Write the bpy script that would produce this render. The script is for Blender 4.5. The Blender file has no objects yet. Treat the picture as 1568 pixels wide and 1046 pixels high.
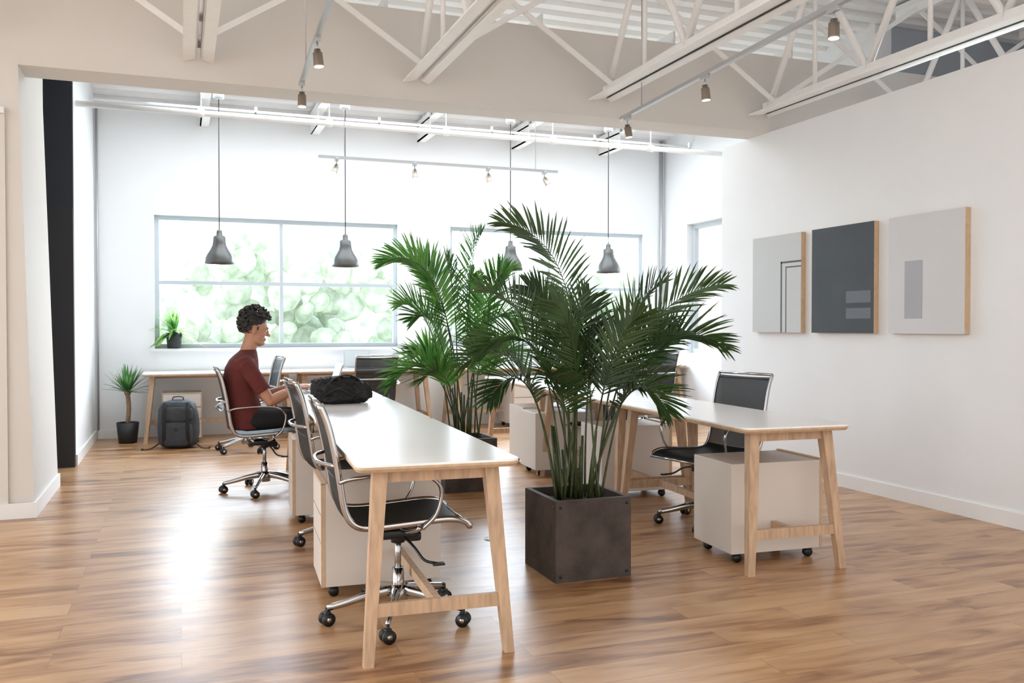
import bpy, bmesh, math, random
from mathutils import Vector, Matrix, Euler
random.seed(7)
scene = bpy.context.scene
try:
    scene.view_settings.view_transform = 'Standard'
    scene.view_settings.look = 'None'
    scene.view_settings.exposure = 0.74
except Exception as e:
    print(e)

# ------------------------------------------------------------------ materials
def new_mat(name):
    m = bpy.data.materials.new(name); m.use_nodes = True
    nt = m.node_tree
    return m, nt, nt.nodes['Principled BSDF']
def pmat(name, col, rough=0.5, metal=0.0, noise=0.0, nscale=20, bump=0.0, bscale=200, spec=0.5, emit=None, estr=0, stretch=None):
    m, nt, b = new_mat(name)
    b.inputs['Base Color'].default_value = (*col, 1)
    b.inputs['Roughness'].default_value = rough
    b.inputs['Metallic'].default_value = metal
    b.inputs['Specular IOR Level'].default_value = spec
    tc = nt.nodes.new('ShaderNodeTexCoord')
    mp = nt.nodes.new('ShaderNodeMapping')
    nt.links.new(tc.outputs['Object'], mp.inputs[0])
    if stretch: mp.inputs['Scale'].default_value = stretch
    if noise > 0:
        n = nt.nodes.new('ShaderNodeTexNoise'); n.inputs['Scale'].default_value = nscale
        n.inputs['Detail'].default_value = 5
        nt.links.new(mp.outputs[0], n.inputs['Vector'])
        r = nt.nodes.new('ShaderNodeValToRGB')
        r.color_ramp.elements[0].position = 0.3; r.color_ramp.elements[1].position = 0.7
        r.color_ramp.elements[0].color = (*[max(0, c*(1-noise)) for c in col], 1)
        r.color_ramp.elements[1].color = (*[min(1, c*(1+noise)) for c in col], 1)
        nt.links.new(n.outputs['Fac'], r.inputs[0]); nt.links.new(r.outputs[0], b.inputs['Base Color'])
    if bump > 0:
        n2 = nt.nodes.new('ShaderNodeTexNoise'); n2.inputs['Scale'].default_value = bscale
        nt.links.new(mp.outputs[0], n2.inputs['Vector'])
        bp = nt.nodes.new('ShaderNodeBump'); bp.inputs['Strength'].default_value = bump; bp.inputs['Distance'].default_value = 0.01
        nt.links.new(n2.outputs['Fac'], bp.inputs['Height']); nt.links.new(bp.outputs[0], b.inputs['Normal'])
    if emit:
        b.inputs['Emission Color'].default_value = (*emit, 1); b.inputs['Emission Strength'].default_value = estr
    return m

WALL = pmat('white_wall_paint', (0.84, 0.855, 0.87), 0.75, noise=0.01, nscale=3, bump=0.05, bscale=150)
WALLG = pmat('grey_wall_paint', (0.40, 0.44, 0.50), 0.8, noise=0.03, nscale=3)
WALL_SHADED = pmat('shaded_white_paint', (0.73, 0.705, 0.67), 0.75, noise=0.01, nscale=3, bump=0.05, bscale=150)  # white paint; weaker light on bulkhead and pier put into its colour
STEEL = pmat('white_painted_steel', (0.93, 0.93, 0.92), 0.4, noise=0.02, nscale=15)
DECK = pmat('white_roof_deck', (0.88, 0.88, 0.87), 0.6, noise=0.03, nscale=4)
TRIM = pmat('white_trim', (0.88, 0.88, 0.88), 0.5)
WFRAME = pmat('window_frame_vinyl', (0.50, 0.56, 0.60), 0.5)
BLACKP = pmat('dark_navy_paint', (0.014, 0.019, 0.028), 0.6, noise=0.2, nscale=3)
BLACKP2 = pmat('black_frame_paint', (0.022, 0.022, 0.026), 0.6)
WOOD = pmat('ash_wood', (0.53, 0.36, 0.235), 0.5, noise=0.2, nscale=9, stretch=(6, 6, 0.8))
EDGE = pmat('ply_edge_wood', (0.58, 0.42, 0.28), 0.5, noise=0.12, nscale=30)
TOP = pmat('white_laminate', (0.94, 0.93, 0.92), 0.24, noise=0.01, nscale=3)
PED = pmat('cream_cabinet', (0.69, 0.63, 0.575), 0.45, noise=0.02, nscale=5)
CHROME = pmat('polished_aluminium', (0.48, 0.48, 0.49), 0.15, 1.0)
BLK = pmat('black_plastic', (0.010, 0.010, 0.012), 0.4)
PLANTER = pmat('brown_concrete', (0.060, 0.045, 0.038), 0.75, noise=0.4, nscale=8, bump=0.3, bscale=40)
SOIL = pmat('soil', (0.03, 0.02, 0.015), 0.95, noise=0.5, nscale=40, bump=1, bscale=60)
STEM = pmat('palm_stem', (0.042, 0.060, 0.017), 0.5, noise=0.45, nscale=20)
SKIN = pmat('skin', (0.50, 0.25, 0.16), 0.5, noise=0.06, nscale=30)
SHIRT = pmat('maroon_cotton', (0.12, 0.022, 0.020), 0.9, noise=0.15, nscale=15, bump=0.25, bscale=25)
PANTS = pmat('black_trousers', (0.008, 0.008, 0.012), 0.85, noise=0.2, nscale=15, bump=0.3, bscale=30)
HAIR = pmat('dark_curly_hair', (0.024, 0.022, 0.020), 0.6, noise=0.3, nscale=60)
FABRIC = pmat('black_nylon', (0.010, 0.010, 0.012), 0.7, noise=0.3, nscale=15, bump=0.4, bscale=30)
FABRIC2 = pmat('grey_nylon', (0.045, 0.052, 0.062), 0.7, noise=0.2, nscale=15, bump=0.4, bscale=30)
ALU = pmat('laptop_aluminium', (0.50, 0.51, 0.53), 0.35, 0.6)
SCREEN = pmat('laptop_screen', (0.5, 0.55, 0.56), 0.3)
SHOE = pmat('shoe_leather', (0.03, 0.03, 0.03), 0.5)
PENDM = pmat('pendant_metal', (0.13, 0.135, 0.135), 0.35, 0.4)
BRASS = pmat('nickel_lamp', (0.36, 0.31, 0.26), 0.3, 0.8)
GLOW = pmat('warm_bulb', (1, 0.93, 0.8), 0.5, emit=(1.0, 0.88, 0.7), estr=1.6)
POTB = pmat('black_pot', (0.02, 0.022, 0.025), 0.5)
BARK = pmat('yucca_bark', (0.30, 0.20, 0.12), 0.9, noise=0.3, nscale=40, bump=0.6, bscale=60)
CORK = pmat('frame_edge_wood', (0.62, 0.44, 0.28), 0.6, noise=0.1, nscale=20)
ART_L = pmat('art_pale_grey', (0.58, 0.60, 0.60), 0.8, noise=0.01, nscale=4)
ART_L2 = pmat('art_offwhite', (0.66, 0.66, 0.67), 0.8, noise=0.01, nscale=4)
ART_D = pmat('art_charcoal', (0.075, 0.088, 0.10), 0.8, noise=0.08, nscale=4)
ART_M = pmat('art_midgrey', (0.42, 0.43, 0.46), 0.8, noise=0.02, nscale=4)
ART_M2 = pmat('art_slate', (0.16, 0.18, 0.21), 0.8, noise=0.02, nscale=4)
ART_LINE = pmat('art_line', (0.10, 0.11, 0.13), 0.8)
EYEW = pmat('eye_white', (0.7, 0.68, 0.65), 0.2)
LIP = pmat('lip_skin', (0.42, 0.18, 0.14), 0.45)

def leaf_mat(name, c1, c2, trans=0.35, val=1.8):
    m, nt, b = new_mat(name)
    tc = nt.nodes.new('ShaderNodeTexCoord')
    n = nt.nodes.new('ShaderNodeTexNoise'); n.inputs['Scale'].default_value = 5
    r = nt.nodes.new('ShaderNodeValToRGB')
    r.color_ramp.elements[0].position = .35; r.color_ramp.elements[1].position = .65
    r.color_ramp.elements[0].color = (*c1, 1); r.color_ramp.elements[1].color = (*c2, 1)
    nt.links.new(tc.outputs['Object'], n.inputs['Vector'])
    nt.links.new(n.outputs['Fac'], r.inputs[0]); nt.links.new(r.outputs[0], b.inputs['Base Color'])
    b.inputs['Roughness'].default_value = 0.4
    t = nt.nodes.new('ShaderNodeBsdfTranslucent')
    hs = nt.nodes.new('ShaderNodeHueSaturation'); hs.inputs['Value'].default_value = val
    nt.links.new(r.outputs[0], hs.inputs['Color']); nt.links.new(hs.outputs[0], t.inputs[0])
    mx = nt.nodes.new('ShaderNodeMixShader'); mx.inputs[0].default_value = trans
    out = nt.nodes['Material Output']
    nt.links.new(b.outputs[0], mx.inputs[1]); nt.links.new(t.outputs[0], mx.inputs[2]); nt.links.new(mx.outputs[0], out.inputs[0])
    return m
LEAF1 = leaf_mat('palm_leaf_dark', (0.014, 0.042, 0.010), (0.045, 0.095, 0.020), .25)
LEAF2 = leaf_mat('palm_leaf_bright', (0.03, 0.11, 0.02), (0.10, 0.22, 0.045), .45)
LEAF3 = leaf_mat('houseplant_leaf', (0.10, 0.24, 0.06), (0.25, 0.38, 0.12), .5)
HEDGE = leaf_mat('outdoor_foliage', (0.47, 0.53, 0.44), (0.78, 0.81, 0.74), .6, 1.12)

def mesh_fabric(name, col, transp):
    m, nt, b = new_mat(name)
    b.inputs['Base Color'].default_value = (*col, 1); b.inputs['Roughness'].default_value = .6
    b.inputs['Specular IOR Level'].default_value = .3
    tc = nt.nodes.new('ShaderNodeTexCoord')
    w = nt.nodes.new('ShaderNodeTexNoise'); w.inputs['Scale'].default_value = 300
    nt.links.new(tc.outputs['Object'], w.inputs['Vector'])
    bp = nt.nodes.new('ShaderNodeBump'); bp.inputs['Strength'].default_value = .3; bp.inputs['Distance'].default_value = .003
    nt.links.new(w.outputs['Fac'], bp.inputs['Height']); nt.links.new(bp.outputs[0], b.inputs['Normal'])
    t = nt.nodes.new('ShaderNodeBsdfTransparent')
    mx = nt.nodes.new('ShaderNodeMixShader'); mx.inputs[0].default_value = transp
    out = nt.nodes['Material Output']
    nt.links.new(b.outputs[0], mx.inputs[1]); nt.links.new(t.outputs[0], mx.inputs[2]); nt.links.new(mx.outputs[0], out.inputs[0])
    return m
MESHSEAT = mesh_fabric('seat_mesh_fabric', (0.008, 0.014, 0.014), 0.0)
MESHBACK = mesh_fabric('back_mesh_fabric', (0.022, 0.027, 0.030), 0.24)

def glass_mat():
    m, nt, b = new_mat('window_glass')
    out = nt.nodes['Material Output']
    t = nt.nodes.new('ShaderNodeBsdfTransparent'); g = nt.nodes.new('ShaderNodeBsdfGlossy')
    g.inputs['Roughness'].default_value = 0.02
    mx = nt.nodes.new('ShaderNodeMixShader'); mx.inputs[0].default_value = 0.04
    nt.links.new(t.outputs[0], mx.inputs[1]); nt.links.new(g.outputs[0], mx.inputs[2]); nt.links.new(mx.outputs[0], out.inputs[0])
    return m
GLASS = glass_mat()

def floor_mat():
    m, nt, b = new_mat('oak_plank_floor')
    N = nt.nodes; L = nt.links
    tc = N.new('ShaderNodeTexCoord')
    br = N.new('ShaderNodeTexBrick')
    br.inputs['Scale'].default_value = 1.0
    br.inputs['Brick Width'].default_value = 1.25
    br.inputs['Row Height'].default_value = 0.165
    br.inputs['Mortar Size'].default_value = 0.0015
    br.inputs['Mortar Smooth'].default_value = 0.3
    br.inputs['Color1'].default_value = (0, 0, 0, 1); br.inputs['Color2'].default_value = (1, 1, 1, 1)
    br.inputs['Mortar'].default_value = (0.5, 0.5, 0.5, 1)
    br.offset = 0.37
    L.new(tc.outputs['Object'], br.inputs['Vector'])
    add = N.new('ShaderNodeVectorMath'); add.operation = 'MULTIPLY_ADD'
    add.inputs[1].default_value = (7, 13, 3)
    L.new(br.outputs['Color'], add.inputs[0]); L.new(tc.outputs['Object'], add.inputs[2])
    mp = N.new('ShaderNodeMapping'); mp.inputs['Scale'].default_value = (1.3, 6.0, 1)
    L.new(add.outputs[0], mp.inputs[0])
    n1 = N.new('ShaderNodeTexNoise'); n1.inputs['Scale'].default_value = 1.5; n1.inputs['Detail'].default_value = 5; n1.inputs['Distortion'].default_value = .9
    L.new(mp.outputs[0], n1.inputs['Vector'])
    mp2 = N.new('ShaderNodeMapping'); mp2.inputs['Scale'].default_value = (2.0, 45, 1)
    L.new(add.outputs[0], mp2.inputs[0])
    n2 = N.new('ShaderNodeTexNoise'); n2.inputs['Scale'].default_value = 2; n2.inputs['Detail'].default_value = 6
    L.new(mp2.outputs[0], n2.inputs['Vector'])
    ramp = N.new('ShaderNodeValToRGB')
    e = ramp.color_ramp.elements
    e[0].position = .34; e[0].color = (0.15, 0.060, 0.023, 1)
    e[1].position = .68; e[1].color = (0.58, 0.355, 0.185, 1)
    a = e.new(.43); a.color = (0.31, 0.145, 0.058, 1)
    a = e.new(.52); a.color = (0.455, 0.248, 0.112, 1)
    m1 = N.new('ShaderNodeMath'); m1.operation = 'MULTIPLY_ADD'; m1.inputs[1].default_value = .18
    L.new(n2.outputs['Fac'], m1.inputs[0])
    m0 = N.new('ShaderNodeMath'); m0.operation = 'MULTIPLY'; m0.inputs[1].default_value = .74
    L.new(n1.outputs['Fac'], m0.inputs[0]); L.new(m0.outputs[0], m1.inputs[2])
    m2 = N.new('ShaderNodeMath'); m2.operation = 'MULTIPLY_ADD'; m2.inputs[1].default_value = .14
    L.new(br.outputs['Color'], m2.inputs[0]); L.new(m1.outputs[0], m2.inputs[2])
    L.new(m2.outputs[0], ramp.inputs[0])
    mx = N.new('ShaderNodeMix'); mx.data_type = 'RGBA'; mx.blend_type = 'MIX'
    mx.inputs['B'].default_value = (0.14, 0.07, 0.035, 1)
    mm = N.new('ShaderNodeMath'); mm.operation = 'MULTIPLY'; mm.inputs[1].default_value = .6
    L.new(br.outputs['Fac'], mm.inputs[0]); L.new(mm.outputs[0], mx.inputs['Factor'])
    L.new(ramp.outputs[0], mx.inputs['A']); L.new(mx.outputs['Result'], b.inputs['Base Color'])
    rr = N.new('ShaderNodeMath'); rr.operation = 'MULTIPLY_ADD'; rr.inputs[1].default_value = .14; rr.inputs[2].default_value = .25
    L.new(n2.outputs['Fac'], rr.inputs[0]); L.new(rr.outputs[0], b.inputs['Roughness'])
    b.inputs['Specular IOR Level'].default_value = 1.0
    bp = N.new('ShaderNodeBump'); bp.inputs['Strength'].default_value = .12; bp.inputs['Distance'].default_value = .002
    L.new(n2.outputs['Fac'], bp.inputs['Height']); L.new(bp.outputs[0], b.inputs['Normal'])
    return m
FLOOR = floor_mat()

# ------------------------------------------------------------------ mesh builder
class MB:
    def __init__(s): s.v = []; s.f = []; s.m = []; s.s = []; s.mats = []
    def mi(s, mat):
        if mat not in s.mats: s.mats.append(mat)
        return s.mats.index(mat)
    def add(s, vs, fs, mat, smooth=False):
        o = len(s.v); i = s.mi(mat)
        s.v += [tuple(v) for v in vs]
        for f in fs:
            s.f.append([a+o for a in f]); s.m.append(i); s.s.append(smooth)
    def box(s, c, size, mat, rot=None, bev=0.0, seg=2):
        bm = bmesh.new(); bmesh.ops.create_cube(bm, size=1)
        for v in bm.verts: v.co = Vector((v.co.x*size[0], v.co.y*size[1], v.co.z*size[2]))
        if bev > 0: bmesh.ops.bevel(bm, geom=bm.edges[:], offset=bev, segments=seg, affect='EDGES', profile=.5)
        R = Euler(rot).to_matrix() if rot else Matrix.Identity(3)
        bm.verts.index_update()
        vs = [R @ v.co + Vector(c) for v in bm.verts]
        s.add(vs, [[v.index for v in f.verts] for f in bm.faces], mat, bev > 0.008); bm.free()
    def bx(s, x0, x1, y0, y1, z0, z1, mat, bev=0):
        s.box(((x0+x1)/2, (y0+y1)/2, (z0+z1)/2), (x1-x0, y1-y0, z1-z0), mat, bev=bev)
    def hexa(s, b, t, mat):
        s.add(list(b)+list(t), [[3,2,1,0],[4,5,6,7],[0,1,5,4],[1,2,6,5],[2,3,7,6],[3,0,4,7]], mat)
    def bar(s, a, b, w, h, mat, w2=None, h2=None, up=(0,0,1)):
        a = Vector(a); b = Vector(b); t = (b-a).normalized(); up = Vector(up)
        if abs(t.dot(up)) > .98: up = Vector((0, 1, 0))
        x = t.cross(up).normalized(); y = x.cross(t).normalized()
        w2 = w2 or w; h2 = h2 or h
        s.hexa([a-x*w/2-y*h/2, a+x*w/2-y*h/2, a+x*w/2+y*h/2, a-x*w/2+y*h/2],
               [b-x*w2/2-y*h2/2, b+x*w2/2-y*h2/2, b+x*w2/2+y*h2/2, b-x*w2/2+y*h2/2], mat)
    def tube(s, path, r, mat, seg=10, fl=(1, 1), cap=True, round_end=False):
        P = [Vector(p) for p in path]; n = len(P)
        R = r if isinstance(r, (list, tuple)) else [r]*n
        R = list(R)
        T = []
        for i in range(n):
            a = P[max(0, i-1)]; b = P[min(n-1, i+1)]; T.append((b-a).normalized())
        u = Vector((0, 0, 1)) if abs(T[0].z) < .9 else Vector((1, 0, 0))
        x = T[0].cross(u).normalized(); vs = []
        rings = []
        for i in range(n):
            x = (x - T[i]*x.dot(T[i])).normalized(); y = T[i].cross(x)
            rings.append((P[i], x.copy(), y.copy(), R[i]))
        if round_end:
            e = []
            p, x0, y0, r0 = rings[0]
            for k in (0.2, .6, .9): e.append((p - T[0]*r0*math.sqrt(1-k*k), x0, y0, r0*k))
            p, x1, y1, r1 = rings[-1]
            e2 = [(p + T[-1]*r1*math.sqrt(1-k*k), x1, y1, r1*k) for k in (.9, .6, .2)]
            rings = e+rings+e2
        for p, xx, yy, rr in rings:
            for k in range(seg):
                a = 2*math.pi*k/seg
                vs.append(p + xx*math.cos(a)*rr*fl[0] + yy*math.sin(a)*rr*fl[1])
        fs = []
        m = len(rings)
        for i in range(m-1):
            for k in range(seg):
                fs.append([i*seg+k, i*seg+(k+1) % seg, (i+1)*seg+(k+1) % seg, (i+1)*seg+k])
        if cap:
            fs.append(list(range(seg))[::-1]); fs.append([(m-1)*seg+k for k in range(seg)])
        s.add(vs, fs, mat, True)
    def ell(s, c, rad, mat, rot=None, seg=16, rings=10, fn=None):
        R = Euler(rot).to_matrix() if rot else Matrix.Identity(3)
        vs = [Vector((0, 0, 1))]
        for i in range(1, rings):
            t = math.pi*i/rings
            for k in range(seg):
                a = 2*math.pi*k/seg
                vs.append(Vector((math.sin(t)*math.cos(a), math.sin(t)*math.sin(a), math.cos(t))))
        vs.append(Vector((0, 0, -1)))
        out = []
        for v in vs:
            if fn: v = fn(v)
            out.append(R @ Vector((v.x*rad[0], v.y*rad[1], v.z*rad[2])) + Vector(c))
        fs = []
        for k in range(seg): fs.append([0, 1+k, 1+(k+1) % seg])
        for i in range(rings-2):
            for k in range(seg):
                a = 1+i*seg
                fs.append([a+k, a+seg+k, a+seg+(k+1) % seg, a+(k+1) % seg])
        l = len(vs)-1; a = 1+(rings-2)*seg
        for k in range(seg): fs.append([a+k, l, a+(k+1) % seg])
        s.add(out, fs, mat, True)
    def lathe(s, prof, c, mat, seg=28, M=None):
        vs = []; n = len(prof)
        for r, z in prof:
            for k in range(seg):
                a = 2*math.pi*k/seg
                p = Vector((r*math.cos(a), r*math.sin(a), z))
                if M: p = M @ p
                vs.append(p+Vector(c))
        fs = []
        for i in range(n-1):
            for k in range(seg):
                fs.append([i*seg+k, i*seg+(k+1) % seg, (i+1)*seg+(k+1) % seg, (i+1)*seg+k])
        s.add(vs, fs, mat, True)
    def loft(s, rings, mat):
        seg = 24; vs = []
        for z, cx, cy, rx, ry in rings:
            for k in range(seg):
                a = 2*math.pi*k/seg
                ca = math.copysign(abs(math.cos(a))**.85, math.cos(a)); sa = math.copysign(abs(math.sin(a))**.85, math.sin(a))
                vs.append((cx+rx*ca, cy+ry*sa, z))
        n = len(rings); fs = []
        for i in range(n-1):
            for k in range(seg):
                fs.append([i*seg+k, i*seg+(k+1) % seg, (i+1)*seg+(k+1) % seg, (i+1)*seg+k])
        fs.append(list(range(seg))[::-1]); fs.append([(n-1)*seg+k for k in range(seg)])
        s.add(vs, fs, mat, True)
    def plate(s, lx, ly, z0, z1, rad, mat_top, mat_edge):
        pts = []
        for cx, cy, a0 in ((1, 1, 0), (-1, 1, 90), (-1, -1, 180), (1, -1, 270)):
            for k in range(7):
                a = math.radians(a0+k*15)
                pts.append((cx*(lx/2-rad)+rad*math.cos(a), cy*(ly/2-rad)+rad*math.sin(a)))
        n = len(pts); zt = z1-.008
        vs = [(x*(1-.02), y*(1-.012), z0) for x, y in pts]+[(x, y, z0+.012) for x, y in pts]+[(x, y, zt) for x, y in pts]+[(x*.997, y*.998, z1) for x, y in pts]
        s.add(vs, [list(range(n))[::-1]]+[[r*n+k, r*n+(k+1) % n, (r+1)*n+(k+1) % n, (r+1)*n+k] for r in (0, 1) for k in range(n)], mat_edge)
        s.add(vs, [[2*n+k, 2*n+(k+1) % n, 3*n+(k+1) % n, 3*n+k] for k in range(n)]+[[3*n+k for k in range(n)]], mat_top)
    def mesh(s, name):
        me = bpy.data.meshes.new(name); me.from_pydata(s.v, [], s.f)
        for mt in s.mats: me.materials.append(mt)
        me.polygons.foreach_set('material_index', s.m); me.polygons.foreach_set('use_smooth', s.s)
        me.update(); return me
    def obj(s, name, loc=(0, 0, 0), rz=0, parent=None):
        return inst(s.mesh(name), name, loc, rz, parent)
def inst(me, name, loc=(0, 0, 0), rz=0, parent=None):
    o = bpy.data.objects.new(name, me); scene.collection.objects.link(o)
    o.location = loc; o.rotation_euler = (0, 0, rz)
    if parent: o.parent = parent
    return o
def empty(name, loc=(0, 0, 0), rz=0):
    o = bpy.data.objects.new(name, None); scene.collection.objects.link(o); o.empty_display_size = .1
    o.location = loc; o.rotation_euler = (0, 0, rz); return o
def group(name, parts, loc=(0, 0, 0), rz=0):
    e = empty(name, loc, rz)
    for pn, me in parts: inst(me, pn, parent=e)
    return e
def smoothpath(pts, n=8):
    P = [Vector(p) for p in pts]; P = [P[0]*2-P[1]]+P+[P[-1]*2-P[-2]]; out = []
    for i in range(1, len(P)-2):
        for k in range(n):
            t = k/n
            out.append(.5*((2*P[i])+(-P[i-1]+P[i+1])*t+(2*P[i-1]-5*P[i]+4*P[i+1]-P[i+2])*t*t+(-P[i-1]+3*P[i]-3*P[i+1]+P[i+2])*t**3))
    out.append(P[-2]); return out
def remesh(o, vox, smooth=4, fac=.5):
    m = o.modifiers.new('remesh', 'REMESH'); m.mode = 'VOXEL'; m.voxel_size = vox; m.use_smooth_shade = True
    if smooth:
        k = o.modifiers.new('smooth', 'SMOOTH'); k.iterations = smooth; k.factor = fac

def shellbox(name, x0, x1, y0, y1, z0, z1, mat):
    b = MB(); b.bx(x0, x1, y0, y1, z0, z1, mat); return b.obj(name)

# ------------------------------------------------------------------ room shell
YB = 10.9; XR = 4.85; XL = -0.88; HD = 4.2
shellbox('floor', -6, 9, -2.5, 11.1, -0.1, 0, FLOOR)
W1 = (-.265, 2.55); W2 = (3.22, 6.0); WZ = (1.0, 2.52)
b = MB()
for x0, x1, z0, z1 in ((-2.2, W1[0], 0, 4.2), (W1[1], W2[0], 0, 4.2), (W2[1], 8.8, 0, 4.2), (W1[0], W1[1], 0, WZ[0]), (W1[0], W1[1], WZ[1], 4.2), (W2[0], W2[1], 0, WZ[0]), (W2[0], W2[1], WZ[1], 4.2)):
    b.bx(x0, x1, YB, YB+.2, z0, z1, WALL)
b.obj('wall_back')
def window(name, x0, x1):
    b = MB(); w = .05; y0, y1 = YB+.08, YB+.14; z0, z1 = WZ; xm = (x0+x1)/2
    b.bx(x0, x0+w, y0, y1, z0, z1, WFRAME); b.bx(x1-w, x1, y0, y1, z0, z1, WFRAME)
    b.bx(x0+w, x1-w, y0, y1, z0, z0+w, WFRAME); b.bx(x0+w, x1-w, y0, y1, z1-w, z1, WFRAME)
    b.bx(xm-.02, xm+.02, y0, y1, z0+w, z1-w, WFRAME)
    b.bx(x0+w, xm-.02, y0, y1, 1.735, 1.775, WFRAME); b.bx(xm+.02, x1-w, y0, y1, 1.735, 1.775, WFRAME)
    g = MB(); g.add([(x0+w, y0+.03, z0+w), (x1-w, y0+.03, z0+w), (x1-w, y0+.03, z1-w), (x0+w, y0+.03, z1-w)], [[0, 1, 2, 3]], GLASS)
    s = MB(); s.bx(x0-.04, x1+.04, YB-.05, YB+.08, z0-.03, z0, TRIM)
    group(name, [('frame', b.mesh('frame')), ('glass', g.mesh('glass')), ('sill', s.mesh('sill'))])
window('window_1', *W1); window('window_2', *W2)
b = MB(); sx = 6.3
for y0, y1, z0, z1 in ((6.9, 8.2, 0, 4.2), (10.3, 10.9, 0, 4.2), (8.2, 10.3, 0, .9), (8.2, 10.3, 2.6, 4.2)):
    b.bx(sx, sx+.2, y0, y1, z0, z1, WALL)
b.obj('wall_rear_right')
b = MB()
for y0, y1, z0, z1 in ((8.2, 8.26, .9, 2.6), (10.24, 10.3, .9, 2.6), (8.26, 10.24, .9, .96), (8.26, 10.24, 2.54, 2.6), (9.22, 9.28, .96, 2.54)):
    b.bx(sx+.08, sx+.14, y0, y1, z0, z1, WFRAME)
b.obj('window_3')
shellbox('wall_rear_return', XR+.15, sx, 7.15, 7.3, 0, 2.95, WALL)
shellbox('wall_right', XR, XR+.15, -2.4, 7.3, 0, 2.95, WALL)
shellbox('wall_far_right', 8.6, 8.8, -2.4, 6.9, 0, 4.4, WALLG)
shellbox('wall_upper_right', 6.5, 8.6, 6.9, 7.0, 2.9, 4.3, WALLG)
shellbox('baseboard_right', XR-.015, XR, -2.4, 7.3, 0, .1, TRIM)
shellbox('baseboard_back', XL+.02, sx, YB-.015, YB, 0, .1, TRIM)
shellbox('baseboard_left', XL, XL+.015, 8.86, YB-.015, 0, .1, TRIM)
shellbox('wall_bulkhead', -.97, 8.6, 6.58, 6.9, 2.95, 3.62, WALL_SHADED)
# pier face is slightly out of plumb (leans away towards its head)
b = MB()
b.hexa([(-6, 6.58, 0), (-.90, 6.58, 0), (-.90, 7.79, 0), (-6, 7.79, 0)], [(-6, 6.58, 2.95), (-.975, 6.58, 2.95), (-.985, 7.79, 2.95), (-6, 7.79, 2.95)], WALL_SHADED)
b.bx(-6, -.97, 6.58, 6.9, 2.95, 4.2, WALL_SHADED); b.bx(-6, -.985, 6.9, 7.79, 2.95, 4.2, WALL_SHADED); b.obj('wall_left_pier')
b = MB(); b.bx(-6, -1.05, 6.53, 6.58, 2.62, 2.66, TRIM); b.bx(-6, -1.05, 6.56, 6.58, 0, 2.62, WALL_SHADED); b.obj('trim_1')
b = MB(); b.bx(-6, -.885, 6.545, 6.56, 0, .1, TRIM); b.bx(-.905, -.885, 6.56, 7.79, 0, .1, TRIM); b.obj('baseboard_pier')
shellbox('wall_left', -1.1, XL, 8.86, YB, 0, 4.2, WALL)
b = MB(); b.bx(-2.2, XL, 8.80, 8.86, 3.43, 4.2, WALL); b.bx(-2.3, -2.2, 7.79, 8.86, 0, 4.2, WALLG); b.obj('wall_left_recess')
d = MB(); d.bx(-2.2, -1.12, 8.82, 8.86, 0, 3.43, BLACKP)
fr = MB(); fr.bx(-1.12, XL, 8.78, 8.86, 0, 2.3, BLACKP2); fr.bx(-1.12, XL, 8.79, 8.86, 2.3, 3.43, BLACKP)
group('door_1', [('door_leaf', d.mesh('leaf')), ('door_frame', fr.mesh('frame'))])
def deck():
    prof = []
    def zb(y): return HD if y < 6.5 else HD-(y-6.5)*.4/4.6
    y = -2.4
    while y < 11.0:
        for dy, dz in ((0, 0), (.09, 0), (.115, .04), (.175, .04)):
            prof.append((y+dy, zb(y+dy)+dz))
        y += .2
    b = MB(); vs = [(x, y, z) for x in (-6, 8.8) for y, z in prof]; n = len(prof)
    b.add(vs, [[i, i+1, n+i+1, n+i] for i in range(n-1)], DECK)
    vs = [(x, y, z+.06) for x in (-6, 8.8) for y, z in prof]
    b.add(vs, [[i, n+i, n+i+1, i+1] for i in range(n-1)], DECK)
    b.obj('ceiling')
deck()
def truss_mesh():
    b = MB(); y0, y1 = -1.0, 6.56; zb, zt = 3.07, 4.10
    for z, sg in ((zb, 1), (zt+.07, -1)):
        for sx_ in (-1, 1):
            e = .1 if sg == 1 else 0
            b.hexa([(sx_*.012, y0, z), (sx_*.1, y0, z), (sx_*.1, y1-.0, z), (sx_*.012, y1-e, z)],
                   [(sx_*.012, y0, z+sg*.014), (sx_*.1, y0, z+sg*.014), (sx_*.1, y1, z+sg*.014), (sx_*.012, y1-e, z+sg*.014)], STEEL)
            b.hexa([(sx_*.012, y0, z), (sx_*.024, y0, z), (sx_*.024, y1-e, z), (sx_*.012, y1-e, z)],
                   [(sx_*.012, y0, z+sg*.09), (sx_*.024, y0, z+sg*.09), (sx_*.024, y1-e, z+sg*.09), (sx_*.012, y1-e, z+sg*.09)], STEEL)
    y = 6.40; st = .58
    while y > -.8:
        b.tube([(0, y, zb+.06), (0, y-st, zt)], .026, STEEL, seg=8)
        b.tube([(0, y-st, zt), (0, y-2*st, zb+.06)], .026, STEEL, seg=8)
        b.tube([(0, y-st, zb+.05), (0, y-st, zt)], .018, STEEL, seg=6)
        y -= 2*st
    return b.mesh('truss_steelwork')
tm = truss_mesh(); jx = [-2.93, -1.4, .13, 1.67, 3.2, 4.72, 6.25, 7.8]
for x in jx: inst(tm, 'roof_truss', (x, 0, 0))
b = MB()
for yy in (6.3, 3.6):
    for i in range(len(jx)-1):
        b.bar((jx[i], yy, 3.14), (jx[i+1], yy, 4.12), .04, .012, STEEL, up=(0, 1, 0))
        b.bar((jx[i], yy+.02, 4.12), (jx[i+1], yy+.02, 3.14), .04, .012, STEEL, up=(0, 1, 0))
b.obj('truss_bridging')
b = MB()
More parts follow.
